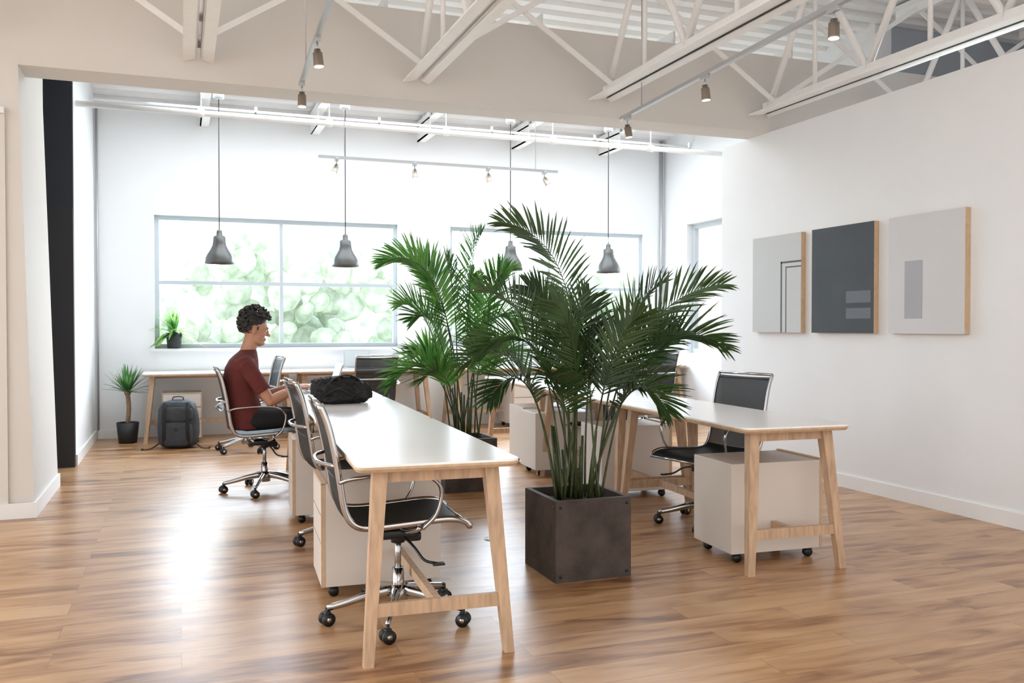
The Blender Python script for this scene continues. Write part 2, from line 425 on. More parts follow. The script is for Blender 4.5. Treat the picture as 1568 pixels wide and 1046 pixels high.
for x in (.28, 1.53, 2.84, 4.1, 5.35):
    b.bx(x-.05, x-.035, 10.3, YB, 3.55, 3.8, STEEL); b.bx(x-.05, x+.05, 10.3, YB, 3.55, 3.565, STEEL)
    b.bx(x-.05, x+.05, 6.92, YB, 3.72, 3.74, STEEL); b.bx(x-.01, x+.01, 6.92, YB, 3.74, 3.85, STEEL)
b.obj('rear_ceiling_beam')
PY, PZ = 8.95, 3.26
b = MB(); b.tube([(-.87, PY, PZ), (6.28, PY, PZ)], .028, STEEL, seg=14)
for x in (.2, 1.4, 2.6, 3.8, 5.0):
    b.tube([(x-.03, PY, PZ), (x+.03, PY, PZ)], .038, STEEL, seg=12); b.tube([(x, PY, PZ), (x, PY, 3.98)], .006, STEEL, seg=6)
    b.tube([(x+.5, PY, PZ-.01), (x+.5, PY, PZ+.1)], .014, CHROME, seg=8)
b.obj('sprinkler_pipe')
b = MB(); b.tube([(-.86, 10.2, 3.6), (6.28, 10.2, 3.6)], .014, STEEL, seg=10); b.tube([(6.24, YB-.03, 0.1), (6.24, YB-.03, 3.8)], .022, ALU, seg=10)
b.tube([(XL+.03, YB-.03, .1), (XL+.03, YB-.03, 3.7)], .012, ALU, seg=8)
b.obj('wall_conduit')

# ------------------------------------------------------------------ lighting fixtures
def spot(b, x, y, zr, tilt=(0, 0)):
    b.box((x, y, zr-.02), (.03, .08, .03), ALU, bev=.004)
    b.tube([(x, y, zr-.03), (x, y, zr-.08)], .005, ALU, seg=8)
    d = Vector((tilt[0], tilt[1], -1)).normalized(); p = Vector((x, y, zr-.07))
    b.tube([p, p+d*.018, p+d*.02, p+d*.09, p+d*.095], [.018, .02, .027, .029, .031], BRASS, seg=18)
    b.tube([p+d*.095, p+d*.10], [.026, .026], GLOW, seg=18)
def track(name, a, c, spots, drops=None, top=4.15):
    b = MB(); b.bar(a, c, .032, .025, ALU)
    A = Vector(a); C = Vector(c)
    for t in (drops or (.1, .9)):
        p = A.lerp(C, t); b.tube([p, (p.x, p.y, top)], .004, ALU, seg=6)
    for t, tl in spots:
        p = A.lerp(C, t); spot(b, p.x, p.y, p.z, tl)
    b.obj(name)
track('track_light', (.78, 6.2, 2.89), (.64, 2.6, 2.89), [(.02, (.0, 0)), (.29, (.1, 0)), (.7, (0, 0))])
track('track_light', (3.26, 6.3, 2.88), (3.07, 2.7, 2.88), [(.03, (.15, 0)), (.36, (.1, 0)), (.72, (0, 0))])
track('track_light', (1.27, 8.8, 2.9), (3.79, 8.8, 2.9), [(.07, (-.4, -.4)), (.38, (0, -.3)), (.69, (.1, -.3)), (.94, (.4, -.4))], top=4.0)
def pendant_mesh():
    b = MB()
    b.lathe([(.001, .345), (.022, .345), (.028, .33), (.03, .29), (.046, .285), (.060, .275), (.066, .22), (.074, .18), (.095, .14), (.122, .10), (.139, .06), (.144, .02), (.144, 0), (.139, 0), (.134, .06), (.11, .11), (.08, .15), (.05, .19), (.03, .24)], (0, 0, 0), PENDM)
    b.ell((0, 0, .09), (.035, .035, .05), TRIM)
    b.tube([(0, 0, .34), (0, 0, 1.72)], .005, BLK, seg=6)
    b.lathe([(.001, 1.95), (.05, 1.95), (.055, 1.70), (.05, 1.69), (.001, 1.69)], (0, 0, 0), ALU)
    return b.mesh('pendant')
pm = pendant_mesh()
for x in (.39, 1.69, 3.6, 4.86): inst(pm, 'pendant_lamp', (x, 9.73, 1.9))

# ------------------------------------------------------------------ art panels
def art(y0, y1, kind):
    b = MB(); x = XR; t = .045; z0, z1 = 1.2, 2.03
    b.bx(x-t, x-.001, y1, y0, z0, z1, CORK)
    base = {1: ART_L, 2: ART_D, 3: ART_L2}[kind]
    def r(u0, u1, v0, v1, mat, k):
        ya = y0-(y0-y1)*u0; yb = y0-(y0-y1)*u1
        b.bx(x-t-k, x-t, min(ya, yb), max(ya, yb), v0, v1, mat)
    r(0, 1, z0, z1, base, .003)
    if kind == 1:
        r(.60, .625, z0, 1.80, ART_LINE, .0045); r(.60, 1, 1.785, 1.80, ART_LINE, .0045)
        r(.70, .715, z0, 1.755, ART_LINE, .0045); r(.70, 1, 1.745, 1.755, ART_LINE, .0045)
    if kind == 2:
        r(.58, .96, 1.43, 1.52, ART_M2, .0045); r(.58, .96, 1.31, 1.39, ART_M2, .0045)
    if kind == 3:
        r(.23, .47, 1.305, 1.71, ART_M, .0045)
    b.obj('wall_art_panel')
art(6.74, 6.08, 1); art(5.945, 5.256, 2); art(5.108, 4.44, 3)

# ------------------------------------------------------------------ desks (length along local Y)
def desk_mesh(wx=.63, ly=1.6):
    t = MB(); t.plate(wx, ly, .716, .745, .05, TOP, EDGE)
    L = MB()
    for sy in (-1, 1):
        for sx_ in (-1, 1):
            fx, fy = sx_*(wx/2-.045), sy*(ly/2-.03); tx, ty = sx_*(wx/2-.10), sy*(ly/2-.10)
            A = Vector((fx, fy, 0)); B = Vector((tx, ty, .716))
            w0, w1 = .019, .028
            L.hexa([A+Vector((-w0, -w0, 0)), A+Vector((w0, -w0, 0)), A+Vector((w0, w0, 0)), A+Vector((-w0, w0, 0))],
                   [B+Vector((-w1, -w1, 0)), B+Vector((w1, -w1, 0)), B+Vector((w1, w1, 0)), B+Vector((-w1, w1, 0))], WOOD)
        k = .2/.716
        yy = sy*(ly/2-.03-.07*k); xx = wx/2-.045-.055*k
        L.bx(-xx, xx, yy-.011, yy+.011, .175, .225, WOOD)
        ty = sy*(ly/2-.10)
        L.bx(-(wx/2-.1), wx/2-.1, ty-.012, ty+.012, .665, .716, WOOD)
    L.bx(-.014, .014, -(ly/2-.06), ly/2-.06, .18, .22, WOOD)
    L.bx(-.02, .02, -(ly/2-.12), ly/2-.12, .68, .716, WOOD)
    return [('tabletop', t.mesh('tabletop')), ('leg_frame', L.mesh('leg_frame'))]
DM = desk_mesh(); A3 = math.radians(-2.9)
def desk(x, y, rz=A3): return group('office_desk', DM, (x, y, 0), rz)
ux, uy = math.sin(-A3), math.cos(A3)
for k in range(3): desk(.91+ux*(.8+1.603*k), 3.2+uy*(.8+1.603*k))
for k in range(3): desk(2.94+ux*(.8+1.603*k), 3.72+uy*(.8+1.603*k))
for x in (.42, 2.03, 3.87, 5.48): desk(x, 10.55, math.pi/2)

# ------------------------------------------------------------------ pedestals (front faces local -X)
def pedestal_mesh():
    b = MB(); lx, ly, z0, z1 = .56, .40, .055, .53
    b.bx(-lx/2+.02, lx/2, -ly/2, ly/2, z0, z1, PED, bev=.003)
    f = MB()
    zs = [z0, z0+.2, z0+.33, z1]
    for i in range(3):
        f.bx(-lx/2, -lx/2+.018, -ly/2+.012, ly/2-.012, zs[i]+.004, zs[i+1]-.004, PED)
    f.bx(-lx/2, -lx/2+.02, -ly/2, -ly/2+.010, z0, z1, EDGE); f.bx(-lx/2, -lx/2+.02, ly/2-.010, ly/2, z0, z1, EDGE)
    f.bx(-lx/2, -lx/2+.022, -ly/2, ly/2, z1-.002, z1+.008, EDGE)
    c = MB()
    for sx_ in (-1, 1):
        for sy in (-1, 1):
            x, y = sx_*(lx/2-.06), sy*(ly/2-.05)
            c.tube([(x, y-.014, .024), (x, y+.014, .024)], .024, BLK, seg=16); c.box((x, y, .05), (.04, .035, .014), BLK)
    return [('cabinet', b.mesh('cabinet')), ('drawer_fronts', f.mesh('fronts')), ('casters', c.mesh('casters'))]
PM = pedestal_mesh()
def pedestal(x, y, rz): return group('mobile_pedestal', PM, (x, y, 0), rz)
pedestal(.89, 4.30, A3); pedestal(.95, 5.93, A3)
pedestal(2.99, 4.15, A3+math.pi); pedestal(3.12, 5.95, A3+math.pi); pedestal(3.15, 7.6, A3+math.pi); pedestal(3.05, 7.05, A3+math.pi)
pedestal(.02, 10.45, math.pi/2); pedestal(4.0, 10.45, math.pi/2)

# ------------------------------------------------------------------ office chair (faces +X)
def chair_parts():
    P3 = smoothpath([(.262, 0, .425), (.235, 0, .450), (.16, 0, .462), (0, 0, .452), (-.15, 0, .445), (-.215, 0, .462), (-.25, 0, .52), (-.268, 0, .62), (-.288, 0, .74), (-.315, 0, .86), (-.348, 0, .945)], 5)
    HW = .225
    fr = MB()
    for sy in (-1, 1):
        fr.tube([(p.x, sy*HW, p.z) for p in P3], .0090, CHROME, seg=8, fl=(.8, 1.5))
        arm = smoothpath([(-.27, sy*.235, .635), (-.22, sy*.275, .655), (-.08, sy*.285, .665), (.06, sy*.285, .655), (.125, sy*.282, .60), (.11, sy*.27, .50), (.06, sy*.24, .435)], 6)
        fr.tube(arm, .0095, CHROME, seg=8, fl=(1.3, .8))
    for i in (0, len(P3)-1):
        p = P3[i]; fr.tube([(p.x, -HW, p.z), (p.x, HW, p.z)], .009, CHROME, seg=8)
    fr.tube(smoothpath([(.05, -.235, .435), (.02, -.12, .40), (.0, 0, .395), (.02, .12, .40), (.05, .235, .435)], 5), .012, CHROME, seg=8)
    fr.tube(smoothpath([(-.12, -.235, .435), (-.09, -.12, .40), (-.08, 0, .395), (-.09, .12, .40), (-.12, .235, .435)], 5), .012, CHROME, seg=8)
    fr.tube(smoothpath([(-.285, -.225, .70), (-.335, -.12, .70), (-.345, 0, .70), (-.335, .12, .70), (-.285, .225, .70)], 5), .009, CHROME, seg=8)
    fr.tube([(0, 0, .08), (0, 0, .22)], .026, CHROME, seg=16); fr.tube([(0, 0, .2), (0, 0, .36)], .014, CHROME, seg=12)
    fr.tube([(0, 0, .075), (0, 0, .15)], [.045, .03], CHROME, seg=16)
    cs = MB()
    for k in range(5):
        a = math.radians(36+72*k); c, s = math.cos(a), math.sin(a)
        pts = [(.02*c, .02*s, .125), (.12*c, .12*s, .112), (.22*c, .22*s, .088), (.30*c, .30*s, .072)]
        fr.tube(smoothpath(pts, 3), [.024, .023, .021, .02, .019, .018, .017, .016, .015, .014], CHROME, seg=8, fl=(.7, 1.0))
        x, y = .30*c, .30*s
        b2 = a+random.uniform(-1.2, 1.2); px, py = -math.sin(b2), math.cos(b2)
        for sg in (-1, 1):
            cs.tube([(x+px*sg*.008, y+py*sg*.008, .028), (x+px*sg*.024, y+py*sg*.024, .028)], .028, BLK, seg=18)
            cs.tube([(x+px*sg*.0245, y+py*sg*.0245, .028), (x+px*sg*.026, y+py*sg*.026, .028)], .011, CHROME, seg=12)
        cs.tube([(x, y, .03), (x, y, .075)], .008, BLK, seg=8)
        cs.box((x, y, .05), (.03, .03, .02), BLK, rot=(0, 0, b2), bev=.006)
    def strip(i0, i1, mat):
        b = MB(); th = .006; m = 8; rows = P3[i0:i1+1]; vs = []
        n = len(rows)
        for lay in (0, 1):
            for i, p in enumerate(rows):
                q0 = rows[max(0, i-1)]; q1 = rows[min(n-1, i+1)]; t = (q1-q0).normalized(); nn = Vector((-t.z, 0, t.x))
                for k in range(m+1):
                    v = -1+2*k/m
                    sag = .014*(1-v*v)
                    vs.append((p.x-nn.x*(-sag+th*(lay-.5)), v*HW, p.z-nn.z*(-sag+th*(lay-.5))))
        w = m+1; fs = []; o = n*w
        for i in range(n-1):
            for k in range(m):
                a = i*w+k
                fs.append([a, a+1, a+w+1, a+w]); fs.append([o+a, o+a+w, o+a+w+1, o+a+1])
        b.add(vs, fs, mat, True); return b
    nP = len(P3); sp = 27
    seat = strip(1, sp, MESHSEAT); back = strip(sp, nP-2, MESHBACK)
    for i in (nP-3, sp+9):
        p = P3[i]; back.tube([(p.x, -HW+.01, p.z), (p.x-.012, -HW*.5, p.z), (p.x-.016, 0, p.z), (p.x-.012, HW*.5, p.z), (p.x, HW-.01, p.z)], .005, BLK, seg=6)
    mech = MB()
    mech.box((-.02, 0, .375), (.20, .12, .045), BLK, bev=.012); mech.tube([(0, 0, .33), (0, 0, .37)], .03, BLK, seg=14)
    mech.box((.06, 0, .355), (.07, .08, .04), BLK, bev=.01)
    mech.tube(smoothpath([(.02, -.05, .36), (.04, -.16, .34), (.07, -.22, .30), (.12, -.25, .29)], 4), .006, BLK, seg=8)
    mech.box((.12, -.255, .29), (.05, .03, .01), BLK, bev=.003)
    mech.tube([(-.04, .05, .37), (-.05, .2, .36)], .006, BLK, seg=8)
    return [('frame_and_base', fr.mesh('chair_frame')), ('casters', cs.mesh('chair_casters')), ('seat', seat.mesh('chair_seat')), ('backrest', back.mesh('chair_back')), ('mechanism', mech.mesh('chair_mech'))]
CP = chair_parts()
def chair(x, y, deg): return group('office_chair', CP, (x, y, 0), math.radians(deg))
chair(.87, 3.74, -3); chair(.93, 5.18, 2)
chair(.60, 7.02, 0)
chair(3.12, 4.86, 192)
chair(3.30, 6.85, 200); chair(3.95, 8.3, 200)
chair(1.9, 9.55, 95); chair(.62, 9.35, 185); chair(5.3, 9.6, 100)

# ------------------------------------------------------------------ planters & palms
def planter(b, s=.41, h=.40):
    w = .025
    for a in ((-s/2, s/2, -s/2, -s/2+w), (-s/2, s/2, s/2-w, s/2), (-s/2, -s/2+w, -s/2+w, s/2-w), (s/2-w, s/2, -s/2+w, s/2-w)):
        b.bx(*a, 0, h, PLANTER)
    b.bx(-s/2+w, s/2-w, -s/2+w, s/2-w, 0.01, h-.04, SOIL)
    for sx_ in (-1, 1):
        for z in (.03, h-.03):
            b.tube([(sx_*(s/2-.025), -s/2-.002, z), (sx_*(s/2-.025), -s/2+.01, z)], .008, BLK, seg=8)
            b.tube([(-s/2-.002, sx_*(s/2-.025), z), (-s/2+.01, sx_*(s/2-.025), z)], .008, BLK, seg=8)
def frond(b, base, ctrl, tip, roll, leaf, L=.26, n=38, start=.40, droop=.15, r0=.007, wid=.0064):
    B, C, T = Vector(base), Vector(ctrl), Vector(tip)
    def P(t): return B*(1-t)**2+C*2*t*(1-t)+T*t*t
    def D(t): return ((C-B)*2*(1-t)+(T-C)*2*t).normalized()
    b.tube([P(k/16) for k in range(17)], [r0*(1-.85*k/16) for k in range(17)], STEM, seg=6)
    h = Vector((T.x-B.x, T.y-B.y, 0))
    if h.length < .05: h = Vector((1, 0, 0))
    h.normalize(); side0 = Vector((-h.y, h.x, 0))
    for i in range(n):
        u = i/(n-1); t = start+(1-start)*u; p = P(t); tg = D(t)
        sd = (side0-tg*side0.dot(tg)).normalized(); sd = Matrix.Rotation(math.radians(roll), 3, tg) @ sd
        up = sd.cross(tg)
        if up.z < 0: up = -up
        l = L*(.40+.60*math.sin(math.pi*min(1, .18+.66*u)))*(1-.45*u**4)*random.uniform(.88, 1.08)
        for s in (-1, 1):
            an = math.radians(34+36*u+random.uniform(-6, 6))
            d = (sd*s*math.cos(an)+tg*math.sin(an)+up*random.uniform(.22, .5)).normalized()
            wd = d.cross(up).normalized()
            dr = droop*random.uniform(.3, 1.5); vs = []; fs = []
            for j, (k, w) in enumerate(((0, .35), (.25, 1), (.55, .95), (.8, .6), (1, .05))):
                c = p+d*l*k+Vector((0, 0, -1))*dr*l*k*k
                vs += [c-wd*wid*w+up*.003*w, c+Vector((0, 0, -.001)), c+wd*wid*w+up*.003*w]
                if j: o = (j-1)*3; fs += [[o, o+1, o+4, o+3], [o+1, o+2, o+5, o+4]]
            b.add(vs, fs, leaf, True)
def palm(name, loc, rz, fr, leaf, **kw):
    e = empty(name, loc, rz)
    p = MB(); planter(p); inst(p.mesh('planter_box'), 'planter_box', parent=e, rz=-rz)
    b = MB()
    for i, (cx, cz, tx, tz, dy, roll) in enumerate(fr):
        bx_, by_ = random.uniform(-.09, .09), random.uniform(-.09, .09)
        frond(b, (bx_+.05*(1 if tx > 0 else -1), by_, .34), (cx, dy*.35, cz), (tx, dy, tz), roll, leaf, **kw)
    for k in range(9):
        a = random.uniform(0, 6.28); r = random.uniform(.02, .1)
        b.tube([(r*math.cos(a), r*math.sin(a), .34), (1.5*r*math.cos(a), 1.5*r*math.sin(a), .34+random.uniform(.25, .5))], [.012, .007], STEM, seg=8)
    inst(b.mesh('palm_fronds'), 'palm_fronds', parent=e)
YAW = math.radians(-20.4)
near = [(.14, 1.70, -.38, 1.77, -.10, 55), (.20, 1.40, .72, 1.46, -.05, 62), (.34, 1.44, .70, 1.15, -.2, 50), (.16, 1.32, .47, 1.48, .15, -55),
        (-.12, 1.38, -.48, 1.44, .1, 50), (-.13, 1.46, -.50, 1.12, -.2, -45), (-.22, 1.36, -.60, 1.04, .15, 40), (.0, 1.3, .08, 1.40, .3, 35),
        (.24, 1.20, .42, .84, -.25, 30), (-.22, 1.25, -.44, .90, -.3, -30), (.05, 1.2, -.12, 1.36, -.3, 60), (-.04, 1.35, -.24, 1.46, .2, -60),
        (.12, 1.2, .28, 1.30, -.28, -45), (-.08, 1.1, -.18, 1.0, -.42, -20), (.28, 1.28, .54, 1.22, .28, 55),
        (.05, 1.25, .18, 1.15, .42, -30), (.02, 1.15, -.05, 1.2, -.2, 65), (.02, 1.15, .12, 1.22, .1, -65)]
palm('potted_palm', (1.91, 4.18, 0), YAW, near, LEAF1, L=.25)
far = [(-.10, 2.0, -.60, 1.74, -.1, 50), (-.02, 1.7, .14, 1.96, 0, 60), (-.08, 1.75, -.42, 1.76, .15, -45), (.10, 1.6, .34, 1.68, .1, 45),
       (.15, 1.6, .40, 1.25, -.2, 35), (-.15, 1.5, -.36, 1.30, -.25, -40), (-.2, 1.25, -.54, .80, -.1, 30), (-.02, 1.5, -.12, 1.76, -.25, -55),
       (.2, 1.3, .42, .95, .1, 30), (-.18, 1.2, -.40, 1.0, .2, -30), (.02, 1.4, .05, 1.65, .3, 40), (-.12, 1.1, -.28, .85, -.3, 20), (.1, 1.2, .22, 1.1, -.3, -30), (-.2, 1.5, -.50, 1.42, .1, 40)]
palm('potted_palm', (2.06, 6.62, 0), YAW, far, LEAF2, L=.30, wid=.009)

def bushy(name, loc, h, n, L, pot_r, pot_h, trunk=0, leaf=LEAF3, wid=.02, potmat=POTB, droop=.5):
    e = empty(name, loc)
    p = MB(); p.lathe([(.001, .0), (pot_r*.8, 0), (pot_r, pot_h), (pot_r*.92, pot_h), (pot_r*.9, pot_h-.02), (.001, pot_h-.02)], (0, 0, 0), potmat, seg=24)
    inst(p.mesh('pot'), 'pot', parent=e)
    b = MB(); zc = pot_h-.02
    if trunk:
        b.tube(smoothpath([(0, 0, zc), (.012, 0, zc+trunk*.5), (0, .01, zc+trunk)], 4), .024, BARK, seg=10); zc += trunk
        b.ell((0, 0, zc), (.035, .035, .04), BARK, seg=8, rings=6)
    for i in range(n):
        a = random.uniform(0, 6.28); el = random.uniform(.15, 1.5)
        d = Vector((math.cos(a)*math.cos(el), math.sin(a)*math.cos(el), math.sin(el)))
        l = L*random.uniform(.7, 1.1); up = Vector((0, 0, 1)); wd = d.cross(up).normalized(); vs = []; fs = []
        for j, (k, w) in enumerate(((0, .5), (.25, 1), (.5, 1), (.75, .7), (1, .05))):
            c = Vector((0, 0, zc))+d*l*k+Vector((0, 0, -1))*droop*l*k*k*(1.3-math.sin(el)); c.z = max(c.z, .02)
            vs += [c-wd*wid*w, c+Vector((0, 0, -.003)), c+wd*wid*w]
            if j: o = (j-1)*3; fs += [[o, o+1, o+4, o+3], [o+1, o+2, o+5, o+4]]
        b.add(vs, fs, leaf, True)
    inst(b.mesh('leaves'), 'leaves', parent=e)
bushy('potted_yucca', (-.53, 10.44, 0), .8, 90, .31, .115, .22, trunk=.34, leaf=leaf_mat('yucca_leaf', (.04, .13, .04), (.12, .28, .09), .35), wid=.014, droop=.15)
bushy('windowsill_plant', (-.06, YB-.0, 1.0), .3, 70, .36, .09, .18, leaf=LEAF3, wid=.02, droop=.7)
bushy('desk_plant', (2.75, 10.3, .745), .4, 70, .36, .07, .13, leaf=LEAF3, wid=.016)

# ------------------------------------------------------------------ bags, laptops
def noise3(v, k): return math.sin(v.x*k+1.3)*math.sin(v.y*k*1.3+.5)*math.sin(v.z*k*.9+2.1)
def superq(e):
    def fn(v):
        return Vector(tuple(math.copysign(abs(c)**e, c) for c in v))
    return fn
def backpack():
    e = empty('backpack', (-.02, 9.86, 0), math.radians(-8))
    b = MB()
    def fn(v):
        w = Vector(tuple(math.copysign(abs(c)**.45, c) for c in v))
        k = 1-.10*max(0, w.z); w.x *= k; w *= 1+.04*noise3(v, 6); return w
    b.ell((0, 0, .245), (.20, .12, .245), FABRIC2, seg=36, rings=24, fn=fn)
    b.ell((0, -.12, .15), (.155, .05, .125), FABRIC2, seg=28, rings=18, fn=superq(.5))
    b.ell((0, -.115, .35), (.16, .035, .08), FABRIC2, seg=28, rings=14, fn=superq(.5))
    inst(b.mesh('body'), 'body', parent=e)
    s = MB()
    s.tube(smoothpath([(-.05, 0, .47), (-.045, 0, .52), (.045, 0, .52), (.05, 0, .47)], 5), .009, FABRIC, seg=8, fl=(1.6, .6))
    for sx_ in (-1, 1):
        s.tube(smoothpath([(sx_*.11, -.11, .47), (sx_*.115, -.165, .38), (sx_*.115, -.18, .2), (sx_*.12, -.15, .03)], 6), .010, FABRIC, seg=8, fl=(1.7, .4))
        s.tube(smoothpath([(sx_*.18, -.05, .05), (sx_*.24, -.14, .012), (sx_*.31, -.20, .010), (sx_*.33, -.12, .010)], 6), .008, FABRIC, seg=8, fl=(1.4, .6))
    s.tube(smoothpath([(-.15, -.155, .27), (0, -.168, .275), (.15, -.155, .27)], 6), .004, BLK, seg=6)
    s.tube(smoothpath([(-.14, -.13, .43), (0, -.14, .44), (.14, -.13, .43)], 6), .004, BLK, seg=6)
    s.box((0, -.17, .2), (.04, .006, .03), BLK, bev=.002)
    inst(s.mesh('straps'), 'straps', parent=e)
backpack()
def bag():
    e = empty('black_soft_bag', (.985, 5.93, .747), math.radians(8))
    b = MB()
    def fn(v):
        w = Vector(tuple(math.copysign(abs(c)**.75, c) for c in v))
        return w*(1+.14*noise3(v, 5)+.10*noise3(v, 11)+.07*noise3(v, 19)+.04*noise3(v, 31))
    b.ell((0, 0, .075), (.170, .13, .095), FABRIC, seg=72, rings=44, fn=fn)
    b.ell((.11, -.05, .07), (.085, .10, .065), FABRIC, seg=56, rings=32, fn=fn)
    b.ell((-.10, -.02, .10), (.085, .09, .065), FABRIC, seg=56, rings=32, fn=fn)
    b.ell((.03, -.03, .135), (.09, .07, .04), FABRIC, seg=56, rings=32, fn=fn)
    b.v = [(x, y, max(z, 0.0)) for x, y, z in b.v]
    inst(b.mesh('body'), 'body', parent=e)
    s = MB()
    s.tube(smoothpath([(-.10, -.10, .13), (-.06, -.09, .165), (.03, -.07, .185), (.1, -.08, .16), (.13, -.10, .11)], 6), .010, FABRIC, seg=8, fl=(1.5, .6))
    s.tube(smoothpath([(-.15, -.11, .05), (-.05, -.15, .10), (.05, -.15, .06), (.15, -.13, .09)], 6), .009, FABRIC, seg=8, fl=(1.5, .6))
    inst(s.mesh('handles'), 'handles', parent=e)
bag()
def laptop(x, y, z, deg, name='laptop'):
    e = empty(name, (x, y, z), math.radians(deg))
    b = MB(); b.box((0, 0, .008), (.22, .31, .016), ALU, bev=.004)
    b.box((-.02, 0, .0165), (.11, .27, .002), BLK)
    inst(b.mesh('base'), 'base', parent=e)
    s = MB(); s.box((.145, 0, .118), (.007, .31, .215), ALU, rot=(0, math.radians(18), 0), bev=.002)
    s.box((.1395, 0, .119), (.002, .29, .19), SCREEN, rot=(0, math.radians(18), 0))
    inst(s.mesh('screen'), 'screen', parent=e)
laptop(1.00, 7.02, .745, 0); laptop(2.0, 10.6, .745, 90); laptop(4.6, 10.6, .745, 90)
b = MB()
b.box((0, 0, .006), (.21, .29, .012), TOP, bev=.002); b.box((.02, .01, .017), (.15, .21, .009), FABRIC2, rot=(0, 0, .2), bev=.002)
b.obj('notebook_stack', (.45, 10.5, .745), .3)
b = MB(); b.lathe([(.001, .006), (.055, .006), (.06, .004), (.062, 0)], (0, 0, 0), ALU); b.obj('floor_outlet', (1.73, 4.95, 0))
b = MB(); b.box((0, 0, 0), (.008, .075, .115), TRIM, bev=.002); b.box((-.005, 0, .02), (.002, .03, .028), PED); b.box((-.005, 0, -.02), (.002, .03, .028), PED)
b.obj('wall_outlet', (XR-.004, 6.4, .42))

# ------------------------------------------------------------------ person seated, facing +X
def person():
    e = empty('seated_man', (0, 7.0, 0))
    s = MB()
    s.loft([(.485, .455, 0, .125, .165), (.56, .455, 0, .135, .175), (.66, .445, 0, .128, .17), (.76, .43, 0, .12, .172), (.86, .425, 0, .125, .188), (.94, .435, 0, .122, .20),
            (1.0, .45, 0, .105, .195), (1.035, .465, 0, .085, .15), (1.06, .478, 0, .068, .09), (1.078, .485, 0, .058, .066)], SHIRT)
    for sg in (-1, 1):
        s.tube([(.452, sg*.15, .975), (.462, sg*.19, .955), (.50, sg*.215, .89), (.545, sg*.228, .82), (.572, sg*.232, .775)], [.062, .066, .062, .058, .060], SHIRT, seg=18, round_end=False)
        s.ell((.455, sg*.17, .975), (.068, .062, .06), SHIRT)
    o = s.obj('shirt', parent=e); remesh(o, .007, 5)
    k = MB()
    hc = Vector((.528, 0, 1.225)); Rm = Euler((0, math.radians(14), 0)).to_matrix()
    def H(c, r, rot=None, mb=k, mat=SKIN, seg=20, rings=14):
        p = Rm @ Vector(c)+hc
        rr = Euler((0, math.radians(14), 0)); 
        if rot: rr = (Rm @ Euler(rot).to_matrix()).to_euler()
        mb.ell(p, r, mat, rot=tuple(rr), seg=seg, rings=rings)
    k.tube([(.475, 0, 1.03), (.488, 0, 1.09), (.508, 0, 1.16), (.515, 0, 1.2)], [.066, .056, .054, .055], SKIN, seg=18)
    H((-.012, 0, .035), (.098, .076, .092)); H((.028, 0, .01), (.068, .066, .085)); H((.035, 0, -.045), (.055, .056, .062))
    H((.058, 0, -.088), (.034, .034, .026)); H((.02, .035, -.07), (.05, .022, .028), (0, .35, 0)); H((.02, -.035, -.07), (.05, .022, .028), (0, .35, 0))
    H((.086, 0, .034), (.014, .046, .012)); H((.098, 0, .004), (.012, .010, .028), (0, -.45, 0)); H((.110, 0, -.016), (.015, .013, .012))
    H((.101, .011, -.022), (.009, .008, .007)); H((.101, -.011, -.022), (.009, .008, .007))
    H((.088, 0, -.048), (.012, .022, .007)); H((.086, 0, -.060), (.012, .020, .007)); H((.086, 0, -.085), (.014, .016, .014))
    for sg in (-1, 1):
        H((.062, sg*.040, -.018), (.024, .018, .02))
        H((-.008, sg*.076, -.002), (.018, .009, .030), (0, -.2, 0)); H((-.006, sg*.074, -.024), (.010, .008, .012))
    for sg in (-1, 1):
        el = Vector((.620, sg*.238, .700)); wr = Vector((.822, sg*.125, .787))
        k.tube([(.47, sg*.19, .94), (.51, sg*.215, .87), (.565, sg*.232, .79), el+Vector((-.012, 0, .018))], [.052, .047, .044, .038], SKIN, seg=16, round_end=True)
        k.tube([el, el.lerp(wr, .25), el.lerp(wr, .5), el.lerp(wr, .8), wr, wr+Vector((.02, -sg*.01, 0))], [.037, .042, .038, .029, .0245, .026], SKIN, seg=16, round_end=True)
        pc = Vector((.866, sg*.105, .788))
        k.ell(pc, (.048, .040, .0155), SKIN, rot=(0, .12, -sg*.35)); k.ell(pc+Vector((.018, -sg*.004, .002)), (.032, .040, .013), SKIN, rot=(0, .15, -sg*.3))
        for j, (dy, ln) in enumerate(((-.030, .072), (-.010, .080), (.010, .075), (.029, .058))):
            a = Vector((.890-.006*abs(j-1), sg*(.098+dy), .789)); dx = Vector((1, -sg*.18+sg*dy*2.5, 0)).normalized()
            k.tube([a-dx*.02, a+dx*ln*.15, a+dx*ln*.5+Vector((0, 0, .004)), a+dx*ln*.78+Vector((0, 0, -.006)), a+dx*ln*.97+Vector((0, 0, -.017))], [.0085, .0088, .0080, .0075, .0068], SKIN, seg=10, round_end=True)
        k.tube([(.845, sg*.080, .785), (.870, sg*.062, .781), (.896, sg*.048, .777), (.914, sg*.046, .773)], [.012, .0105, .009, .008], SKIN, seg=10, round_end=True)
    o = k.obj('head_and_arms', parent=e); remesh(o, .0035, 3)
    f = MB()
    for sg in (-1, 1):
        H((.082, sg*.030, .012), (.011, .013, .009), mb=f, mat=EYEW); H((.0915, sg*.030, .011), (.003, .006, .006), mb=f, mat=HAIR)
        H((.092, sg*.032, .033), (.006, .020, .0045), mb=f, mat=HAIR)
        H((.088, sg*.030, .0195), (.007, .0145, .003), mb=f, mat=SKIN)
    H((.098, 0, -.050), (.004, .018, .0032), mb=f, mat=LIP); H((.097, 0, -.058), (.004, .016, .0036), mb=f, mat=LIP)
    f.obj('face_details', parent=e)
    h = MB()
    H((-.022, 0, .055), (.098, .080, .082), mb=h, mat=HAIR)
    rnd = random.Random(3)
